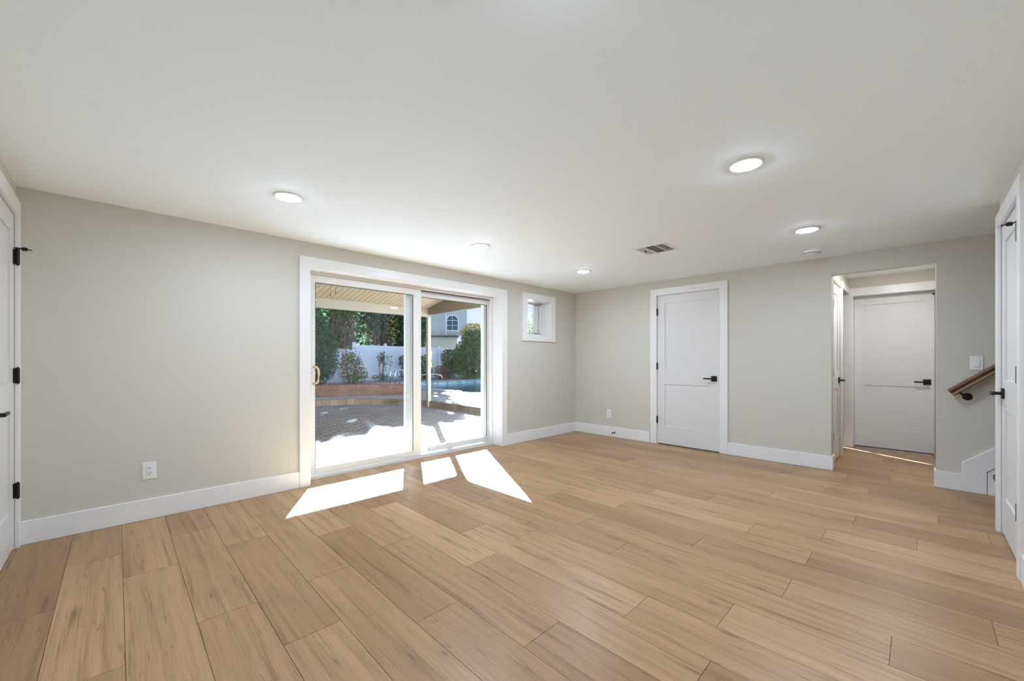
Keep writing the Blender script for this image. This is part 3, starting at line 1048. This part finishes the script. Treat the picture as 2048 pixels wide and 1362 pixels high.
def pool_water():
    m = mat('pool_water', (0.05, 0.20, 0.27), 0.06, spec=0.6)
    nt = m.node_tree
    p = nt.nodes['Principled BSDF']
    w = nt.nodes.new('ShaderNodeTexNoise')
    w.inputs['Scale'].default_value = 5.0
    bp = nt.nodes.new('ShaderNodeBump')
    bp.inputs['Strength'].default_value = 0.15
    bp.inputs['Distance'].default_value = 0.05
    nt.links.new(nt.nodes['Texture Coordinate'].outputs['Object'], w.inputs['Vector'])
    nt.links.new(w.outputs[0], bp.inputs['Height'])
    nt.links.new(bp.outputs[0], p.inputs['Normal'])
    return m


pool()


def brick_wall():
    t = thing('brick_wall', 'low red brick retaining wall on the deck behind the patio', 'brick wall', (0, 0, 0))
    pts = dense([(-9.65, -4.2), (-9.15, -2.4), (-8.70, -1.10), (-8.28, 0.06), (-7.72, 0.95), (-7.50, 1.20)])
    bm = bmesh.new()
    uvl = bm.loops.layers.uv.new('UVMap')
    ribbon(bm, pts, 0.32, 0.04, 0.255, uvl, 0.0)
    obj('wall_courses', bm, M_BRICK, t)
    bm = bmesh.new()
    uvl = bm.loops.layers.uv.new('UVMap')
    ribbon(bm, [(x + 0.012, y - 0.006) for x, y in pts], 0.345, 0.255, 0.385, uvl, 0.03)
    obj('capping_course', bm, M_SOLDIER, t)


brick_wall()


# ------------------------------------------------------------------ patio roof, post, fan
def patio_roof():
    t = thing('patio_roof', 'cream patio roof with boarded ceiling and square corner post outside the sliding door', 'patio roof', (0, 0, 0))
    zs = lambda x: 2.512 + 0.205 * (x + 5.24)
    bm = bmesh.new()
    y = 0.56
    while y > -7.0:
        a, b = y - 0.110, y
        prism(bm, [(-5.24, zs(-5.24)), (-0.37, zs(-0.37)), (-0.37, zs(-0.37) + 0.01), (-5.24, zs(-5.24) + 0.01)], 'y', a, b)
        y -= 0.120
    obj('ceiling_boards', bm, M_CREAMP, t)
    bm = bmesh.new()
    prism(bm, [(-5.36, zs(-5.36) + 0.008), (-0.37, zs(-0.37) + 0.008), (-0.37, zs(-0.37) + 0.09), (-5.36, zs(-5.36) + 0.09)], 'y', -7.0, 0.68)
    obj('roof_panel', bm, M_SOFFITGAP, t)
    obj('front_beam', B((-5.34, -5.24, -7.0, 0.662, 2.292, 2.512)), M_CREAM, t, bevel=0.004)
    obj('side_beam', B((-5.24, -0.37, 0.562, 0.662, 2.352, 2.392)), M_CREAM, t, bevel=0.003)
    bm = bmesh.new()
    z = 2.392
    while z < zs(-0.37):
        x0 = max(-5.24, -5.24 + (z - 2.512) / 0.205)
        x0b = max(-5.24, -5.24 + (z + 0.10 - 2.512) / 0.205)
        prism(bm, [(x0, z), (-0.37, z), (-0.37, z + 0.10), (x0b, z + 0.10)] if z + 0.10 < zs(-0.37) else [(x0, z), (-0.37, z), (-0.37, zs(-0.37))], 'y', 0.575, 0.61)
        prism(bm, [(x0, z), (-0.37, z), (-0.37, z + 0.018), (x0, z + 0.018)], 'y', 0.566, 0.576)
        z += 0.10
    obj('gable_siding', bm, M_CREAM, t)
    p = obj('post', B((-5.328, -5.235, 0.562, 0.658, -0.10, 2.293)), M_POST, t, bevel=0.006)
    bm = bmesh.new()
    yb = 0.630
    tube(bm, [(-5.236, yb, 1.40), (-5.185, yb, 1.40), (-5.172, yb, 1.385), (-5.172, yb, 0.975), (-5.185, yb, 0.96), (-5.236, yb, 0.96)], 0.010, 8)
    for z in (1.40, 0.96):
        lathe(bm, [(0, 0), (0.022, 0), (0.020, 0.006), (0, 0.007)], 14, Matrix.Translation((-5.236, yb, z)) @ Matrix.Rotation(PI / 2, 4, 'Y'))
    obj('reflected_handle', bm, M_BRASS, p, smooth=False)  # solid shape standing in for a handle reflected in the door glass


patio_roof()


def fan():
    fx, fy = -2.6, -2.80
    t = thing('ceiling_fan', 'patio ceiling fan whose two pull chains hang into view behind the left glass', 'ceiling fan', (fx, fy, 0))
    zt = 2.512 + 0.205 * (fx + 5.24)
    bm = bmesh.new()
    lathe(bm, [(0, zt), (0.065, zt), (0.06, zt - 0.05), (0.014, zt - 0.07), (0.014, 2.86), (0, 2.86)], 20)
    obj('down_rod', bm, M_GASKET, t)
    bm = bmesh.new()
    lathe(bm, [(0, 2.87), (0.07, 2.87), (0.12, 2.84), (0.13, 2.78), (0.11, 2.73), (0.05, 2.70), (0.045, 2.66), (0, 2.655)], 28)
    obj('motor_housing', bm, M_GASKET, t, smooth=True)
    for k in range(5):
        a = 2 * PI * k / 5 + 0.3
        bm = bmesh.new()
        v = box(bm, 0.13, 0.66, -0.06, 0.06, 2.775, 2.783)
        M = Matrix.Rotation(a, 4, 'Z')
        for q in v:
            q.co = M @ q.co
        obj('blade', bm, M_GASKET, t, bevel=0.002)
    for (dx, dy, z1) in ((0.0, CH[0][0] - fy, CH[0][1]), (0.0, CH[1][0] - fy, CH[1][1])):
        bm = bmesh.new()
        tube(bm, [(dx, dy * 0.8, 2.68), (dx, dy, 2.60), (dx, dy, z1 + 0.04)], 0.0022, 6)
        c = obj('pull_chain', bm, M_GASKET, t)
        bm = bmesh.new()
        lathe(bm, [(0, z1 + 0.042), (0.006, z1 + 0.038), (0.009, z1 + 0.004), (0.006, z1), (0, z1 - 0.001)], 12, Matrix.Translation((dx, dy, 0)))
        obj('fob', bm, M_GASKET, c)


CH = [(-2.925, 2.166), (-2.848, 2.206)]
fan()


# ------------------------------------------------------------------ fence
def fence():
    a, b = Vector((-15.9, 1.3, 0)), Vector((-17.85, 12.2, 0))
    d = (b - a)
    L = d.length
    t = thing('fence', 'white picket panel fence with a flat top rail behind the pool', 'fence', a, math.atan2(d.y, d.x))
    # local x along the fence; local -y... the yard lies on the +y side after rotation
    secs = [(0.0, 2.0, 1.70), (2.0, L, 1.82)]
    for s0, s1, top in secs:
        bm = bmesh.new()
        x = s0
        while x < s1 - 0.05:
            box(bm, x, x + 0.070, -0.012, 0.012, 0.06, top)
            x += 0.078
        for z in (0.25, top - 0.10):
            box(bm, s0, s1, -0.05, -0.012, z - 0.045, z + 0.045)
        obj('picket_panel', bm, M_FENCE, t)
        if top > 1.75:
            obj('top_rail', B((s0, s1, -0.045, 0.045, top, top + 0.10)), M_FENCE, t, bevel=0.008)
    x = 0.0
    xs = [0.0, 2.0, 3.9, 5.9, 7.9, 9.6, L]
    for x in xs:
        bm = bmesh.new()
        box(bm, x - 0.06, x + 0.06, -0.06, 0.06, 0.02, 2.0 if x >= 2 else 1.8)
        prism(bm, [(x - 0.08, 2.0 if x >= 2 else 1.8), (x + 0.08, 2.0 if x >= 2 else 1.8), (x, 2.06 if x >= 2 else 1.86)], 'y', -0.08, 0.08)
        obj('fence_post', bm, M_FENCE, t)


fence()


# ------------------------------------------------------------------ planting
def leaf_mat(name, c1, c2, trans=0.35):
    m = bpy.data.materials.new(name)
    m.use_nodes = True
    nt = m.node_tree
    for n in list(nt.nodes):
        nt.nodes.remove(n)
    out = nt.nodes.new('ShaderNodeOutputMaterial')
    df = nt.nodes.new('ShaderNodeBsdfPrincipled')
    df.inputs['Roughness'].default_value = 0.55
    df.inputs['Specular IOR Level'].default_value = 0.3
    tl = nt.nodes.new('ShaderNodeBsdfTranslucent')
    mx = nt.nodes.new('ShaderNodeMixShader')
    mx.inputs[0].default_value = trans
    tc = nt.nodes.new('ShaderNodeTexCoord')
    no = nt.nodes.new('ShaderNodeTexNoise')
    no.inputs['Scale'].default_value = 4.0
    no.inputs['Detail'].default_value = 6
    rp = nt.nodes.new('ShaderNodeValToRGB')
    rp.color_ramp.elements[0].position = 0.36
    rp.color_ramp.elements[0].color = tuple(c1) + (1,)
    rp.color_ramp.elements[1].position = 0.64
    rp.color_ramp.elements[1].color = tuple(c2) + (1,)
    nt.links.new(tc.outputs['Object'], no.inputs['Vector'])
    nt.links.new(no.outputs[0], rp.inputs[0])
    nt.links.new(rp.outputs[0], df.inputs['Base Color'])
    nt.links.new(rp.outputs[0], tl.inputs['Color'])
    nt.links.new(df.outputs[0], mx.inputs[1])
    nt.links.new(tl.outputs[0], mx.inputs[2])
    nt.links.new(mx.outputs[0], out.inputs[0])
    return m


M_LEAF_DARK = leaf_mat('dark_green_leaf', (0.025, 0.06, 0.022), (0.07, 0.14, 0.05), 0.2)
M_LEAF_MID = leaf_mat('mid_green_leaf', (0.05, 0.10, 0.025), (0.14, 0.20, 0.06), 0.3)
M_LEAF_YELLOW = leaf_mat('yellow_autumn_leaf', (0.26, 0.25, 0.04), (0.62, 0.52, 0.06), 0.45)
M_LEAF_OLIVE = leaf_mat('olive_yellow_leaf', (0.08, 0.11, 0.03), (0.30, 0.27, 0.07), 0.3)
M_LEAF_PALE = leaf_mat('pale_green_leaf', (0.13, 0.18, 0.08), (0.30, 0.36, 0.17), 0.3)
M_LEAF_GREY = leaf_mat('blue_green_leaf', (0.05, 0.09, 0.07), (0.12, 0.19, 0.14), 0.2)
M_NEEDLE = leaf_mat('conifer_spray', (0.03, 0.07, 0.035), (0.09, 0.15, 0.07), 0.1)
M_LEAF_RUST = leaf_mat('rust_brown_leaf', (0.12, 0.05, 0.025), (0.28, 0.14, 0.06), 0.3)
M_BARK = mat('brown_bark', (0.16, 0.10, 0.07), 0.9, var=0.3, vscale=8)


def leaves(bm, rnd, c, r, n, size, narrow=0.55, shell=0.35, zmax=None, pw=2.0):
    for _ in range(n):
        while True:
            u = Vector((rnd.uniform(-1, 1), rnd.uniform(-1, 1), rnd.uniform(-1, 1)))
            l = (abs(u.x) ** pw + abs(u.y) ** pw + abs(u.z) ** pw) ** (1 / pw)
            if 0.05 < l <= 1 and (l > shell or rnd.random() < 0.35):
                break
        p = Vector((c[0] + u.x * r[0], c[1] + u.y * r[1], c[2] + u.z * r[2]))
        if zmax is not None and p.z > zmax:
            p.z = zmax - rnd.random() * 0.25
        a = Vector((rnd.gauss(0, 1), rnd.gauss(0, 1), rnd.gauss(0, 0.8))).normalized()
        b = a.cross(Vector((rnd.gauss(0, 1), rnd.gauss(0, 1), rnd.gauss(0, 1)))).normalized()
        s = size * rnd.uniform(0.6, 1.3)
        nrm = a.cross(b) * (s * 0.12)
        q = [p - a * s, p + b * s * narrow + nrm, p + a * s, p - b * s * narrow + nrm]
        bm.faces.new([bm.verts.new(v) for v in q])


def stems_mesh(rnd, x, y, n, spread, h, r, z0=0.02, fork=True, base=0.25):
    bm = bmesh.new()
    for k in range(n):
        a = rnd.uniform(0, 2 * PI)
        sp = spread * math.sqrt(rnd.random())
        b0 = sp * base
        hh = h * rnd.uniform(0.8, 1.0)
        P = []
        for i in range(6):
            f = i / 5
            rad = b0 + (sp - b0) * f ** 1.4
            P.append((x + math.cos(a) * rad + rnd.uniform(-.05, .05), y + math.sin(a) * rad + rnd.uniform(-.05, .05), z0 + hh * f))
        tube(bm, P, r * rnd.uniform(0.7, 1.1), 6, r * 0.35)
        if fork:
            m = Vector(P[3])
            e = m + Vector((rnd.uniform(-.4, .4), rnd.uniform(-.4, .4), hh * 0.4))
            tube(bm, [m, (m + e) / 2 + Vector((0, 0, 0.05)), e], r * 0.5, 5, r * 0.2)
    return bm


def plant(name, label, cat, x, y, clumps, m, size, stems, seed, group=None, narrow=0.55, zmax=None, z0=0.05, pw=2.3):
    """clumps = [(dx, dy, z, rx, ry, rz, n)], stems = (n, spread, height, radius)"""
    rnd = random.Random(seed)
    t = thing(name, label, cat, (x, y, 0), group=group)
    bm = bmesh.new()
    for (dx, dy, z, rx, ry, rz, n) in clumps:
        leaves(bm, rnd, (dx, dy, z), (rx, ry, rz), n, size, narrow, zmax=zmax, pw=pw)
    me_o = obj('foliage', bm, m, t)
    obj('stems', stems_mesh(rnd, 0, 0, *stems, z0=z0, base=0.75 if name == 'multi_stem_tree' else 0.25), M_BARK, t)
    return t


TG = 'trees behind the white fence'
plant('leafy_tree', 'dark broad leaved tree behind the left end of the white fence', 'tree', -18.9, 1.0,
      [(0, 0, 4.2, 0.95, 1.45, 2.1, 6200), (0.2, 0.2, 2.4, 0.75, 1.2, 1.2, 2200)], M_LEAF_DARK, 0.115, (3, 0.5, 3.5, 0.10), 1, TG, zmax=5.95, pw=5)
plant('multi_stem_tree', 'brown multi stemmed tree behind the fence beside the dark broad leaved tree', 'tree', -18.9, 3.78,
      [(0, 0, 5.1, 0.95, 0.92, 1.25, 5200), (0.2, -0.2, 3.8, 0.75, 0.7, 0.4, 500)], M_LEAF_MID, 0.10, (30, 0.85, 4.5, 0.026), 2, TG, zmax=5.95, pw=5)
plant('multi_stem_tree', 'brown multi stemmed tree behind the middle of the fence with blue green leaves', 'tree', -18.9, 5.92,
      [(0, 0, 5.1, 0.95, 0.97, 1.25, 5600), (0.2, -0.2, 3.5, 0.6, 0.5, 0.9, 800)], M_LEAF_GREY, 0.10, (28, 0.85, 4.5, 0.024), 3, TG, zmax=5.95, pw=5)
plant('sapling', 'thin yellow leaved sapling catching sun behind the middle of the fence', 'tree', -17.35, 5.9,
      [(0, 0.1, 3.0, 0.2, 0.4, 0.8, 130), (0.0, -1.4, 2.6, 0.2, 0.35, 0.4, 45)], M_LEAF_YELLOW, 0.06, (5, 0.25, 3.2, 0.022), 4, TG)
plant('leafy_tree', 'dense dark tree behind the fence, seen past the patio post', 'tree', -18.9, 8.06,
      [(0, 0, 4.6, 0.95, 1.05, 1.6, 5600), (0.1, 0.0, 2.4, 0.9, 0.95, 1.7, 3400)], M_LEAF_DARK, 0.115, (3, 0.5, 3.5, 0.10), 5, TG, zmax=5.9, pw=5)
plant('leafy_tree', 'unseen dark tree left of the fence, added for its shade', 'tree', -18.9, -2.3,
      [(0, 0, 4.0, 0.95, 1.6, 2.2, 5200)], M_LEAF_DARK, 0.12, (3, 0.5, 3.5, 0.10), 6, TG, zmax=5.95, pw=4)  # extra tree out of view, placed to cast shade
plant('backdrop_tree', 'dark evergreen filling the gap behind the multi stemmed trees', 'tree', -21.2, 4.6,
      [(0, -1.6, 2.6, 0.7, 2.2, 2.8, 3800), (0, 1.8, 2.6, 0.7, 2.4, 2.8, 3800)], M_LEAF_DARK, 0.16, (4, 0.6, 3.0, 0.08), 7, TG, zmax=5.3)

SG = 'shrubs in front of the white fence'
plant('conifer_shrub', 'tall dark green conifer shrub at the left of the garden', 'shrub', -14.2, 0.70,
      [(0, 0, 1.5, 0.9, 0.95, 1.45, 9000), (0, -0.2, 2.5, 0.6, 0.7, 0.7, 3000)], M_NEEDLE, 0.085, (4, 0.3, 1.8, 0.04), 8, SG, narrow=0.22)
plant('rose_bush', 'loose yellowing rose bush right of the dark conifer shrub', 'shrub', -14.6, 2.42,
      [(0, 0, 0.75, 0.55, 0.55, 0.75, 1150), (0.1, -0.15, 1.45, 0.35, 0.36, 0.4, 180), (0.1, 0.4, 0.45, 0.4, 0.35, 0.4, 300)], M_LEAF_OLIVE, 0.05, (14, 0.5, 1.6, 0.012), 9, SG)
plant('rose_bush', 'spindly rose bush with few leaves against the middle of the fence', 'shrub', -15.75, 4.50,
      [(0, -0.05, 1.25, 0.15, 0.22, 0.28, 130), (0.05, 0.25, 1.1, 0.2, 0.40, 0.5, 110), (0.1, 0.05, 0.25, 0.25, 0.6, 0.22, 180)], M_LEAF_MID, 0.05, (9, 0.45, 1.5, 0.013), 10, SG)
plant('rose_bush', 'small green bush against the fence beside the pool ladder', 'shrub', -16.0, 6.0,
      [(0, 0, 1.05, 0.25, 0.38, 0.42, 280), (0.1, 0.2, 0.35, 0.3, 0.6, 0.3, 320)], M_LEAF_DARK, 0.055, (7, 0.35, 1.4, 0.013), 11, SG)
plant('broadleaf_shrub', 'dark green shrub half hidden behind the patio post', 'shrub', -16.3, 7.45,
      [(0, 0, 0.75, 0.35, 0.5, 0.7, 800)], M_LEAF_DARK, 0.06, (6, 0.25, 1.2, 0.015), 12, SG)
plant('broadleaf_shrub', 'rusty brown and green shrub right of the patio post', 'shrub', -15.75, 8.75,
      [(0, 0, 1.25, 0.40, 0.50, 0.55, 1000), (0.0, 0.05, 0.55, 0.40, 0.58, 0.5, 900)], M_LEAF_MID, 0.06, (10, 0.35, 1.5, 0.016), 13, SG)
plant('broadleaf_shrub', 'low rust coloured shrub in front of the big green bush', 'shrub', -14.9, 7.62,
      [(0, 0, 0.45, 0.32, 0.40, 0.42, 480)], M_LEAF_RUST, 0.05, (8, 0.25, 0.7, 0.012), 14, SG)
plant('broadleaf_shrub', 'large rounded green bush at the right of the pool', 'shrub', -14.4, 9.35,
      [(0, 0.0, 1.2, 0.80, 1.12, 1.2, 6800), (0, 0.25, 2.25, 0.7, 0.75, 0.7, 2400)], M_LEAF_MID, 0.065, (8, 0.5, 2.0, 0.03), 15, SG)
plant('sapling', 'bright yellow leaved young tree above the big green bush', 'tree', -16.9, 11.6,
      [(0, 0, 3.1, 0.5, 0.75, 0.55, 650), (0.1, 0.45, 2.6, 0.4, 0.6, 0.5, 350), (0, -0.7, 2.9, 0.3, 0.35, 0.4, 130)], M_LEAF_YELLOW, 0.075, (6, 0.4, 3.2, 0.03), 16, 'trees right of the pool')
plant('leafy_tree', 'pale green tree at the right edge of the sliding door view', 'tree', -16.6, 14.1,
      [(0, 0, 2.5, 0.9, 1.1, 1.3, 2600), (0, 0.3, 3.6, 0.6, 0.7, 0.6, 500)], M_LEAF_OLIVE, 0.075, (5, 0.6, 3.0, 0.05), 17, 'trees right of the pool')
plant('hedge_tree', 'dark green tree seen through the small square window', 'tree', -17.5, 18.1,
      [(0, 0, 2.4, 1.2, 1.6, 2.55, 5200)], M_LEAF_PALE, 0.09, (4, 0.5, 2.8, 0.06), 18, 'trees right of the pool')
plant('backdrop_tree', 'distant dark evergreens below the sky right of the neighbouring house', 'tree', -27.0, 24.5,
      [(0, 0, 2.6, 2.5, 4.0, 3.3, 3600)], M_LEAF_DARK, 0.22, (4, 1.5, 3.5, 0.08), 19, 'trees right of the pool')


# ------------------------------------------------------------------ the neighbouring house
def house():
    M_SIDE = mat('grey_blue_siding', (0.36, 0.38, 0.42), 0.7)
    M_LOW = mat('beige_lower_siding', (0.52, 0.48, 0.42), 0.7)
    M_ROOF = mat('dark_shingle', (0.06, 0.06, 0.065), 0.9)
    M_PANE = mat('dark_reflecting_pane', (0.03, 0.045, 0.06), 0.05, spec=0.8)
    t = thing('house', 'grey blue neighbouring house with an arched window beyond the fence', 'house', (-26.8, 17.0, 0), math.radians(53.9))
    bm = bmesh.new()
    z = 3.42
    while z < 6.9:
        prism(bm, [(0.0, z), (0.0, z + 0.17), (-0.008, z + 0.17), (-0.022, z)], 'x', -6.0, 1.48)
        z += 0.17
    box(bm, -6.0, 1.48, 0.0, 7.0, 3.4, 6.95)
    obj('upper_wall', bm, M_SIDE, t)
    bm = bmesh.new()
    z = 0.02
    while z < 3.2:
        prism(bm, [(-0.3, z), (-0.3, z + 0.17), (-0.308, z + 0.17), (-0.322, z)], 'x', -6.0, 0.5)
        z += 0.17
    box(bm, -6.0, 0.5, -0.3, 7.0, 0.02, 3.22)
    obj('lower_wall', bm, M_LOW, t)
    obj('skirt_roof', B((-6.0, 0.6, -0.75, 0.02, 3.25, 3.40)), M_ROOF, t)
    bm = bmesh.new()
    prism(bm, [(-0.45, 6.85), (3.5, 9.2), (7.5, 6.85)], 'x', -6.5, 1.95)
    obj('roof', bm, M_ROOF, t)
    obj('fascia', B((0.35, 1.95, -0.47, -0.43, 6.65, 6.87), (-6.5, 0.35, -0.47, -0.43, 6.75, 6.87)), M_CREAM, t)
    obj('corner_board', B((1.40, 1.50, -0.03, 0.02, 3.4, 6.85)), M_FENCE, t)
    obj('corner_board', B((-0.56, -0.48, -0.03, 0.0, 3.4, 5.55)), M_FENCE, t)
    f = bmesh.new()
    xc, w, zb, za = 0.07, 0.50, 3.95, 4.85
    arc = lambda r: [(xc + r * math.cos(a), za + r * 0.9 * math.sin(a)) for a in [PI * k / 12 for k in range(13)]]
    outer = [(xc + w + 0.09, zb - 0.09)] + arc(w + 0.09) + [(xc - w - 0.09, zb - 0.09)]
    prism(f, outer, 'y', -0.04, -0.01)
    win = obj('window', f, M_FENCE, t)
    f = bmesh.new()
    prism(f, [(xc + w, zb)] + arc(w) + [(xc - w, zb)], 'y', -0.05, -0.038)
    obj('pane', f, M_PANE, win)
    obj('glazing_bars', B((xc - 0.015, xc + 0.015, -0.06, -0.048, zb, za + 0.45), (xc - w, xc + w, -0.06, -0.048, za - 0.02, za + 0.02), (xc - w, xc + w, -0.06, -0.048, zb + 0.42, zb + 0.45)), M_FENCE, win)


house()
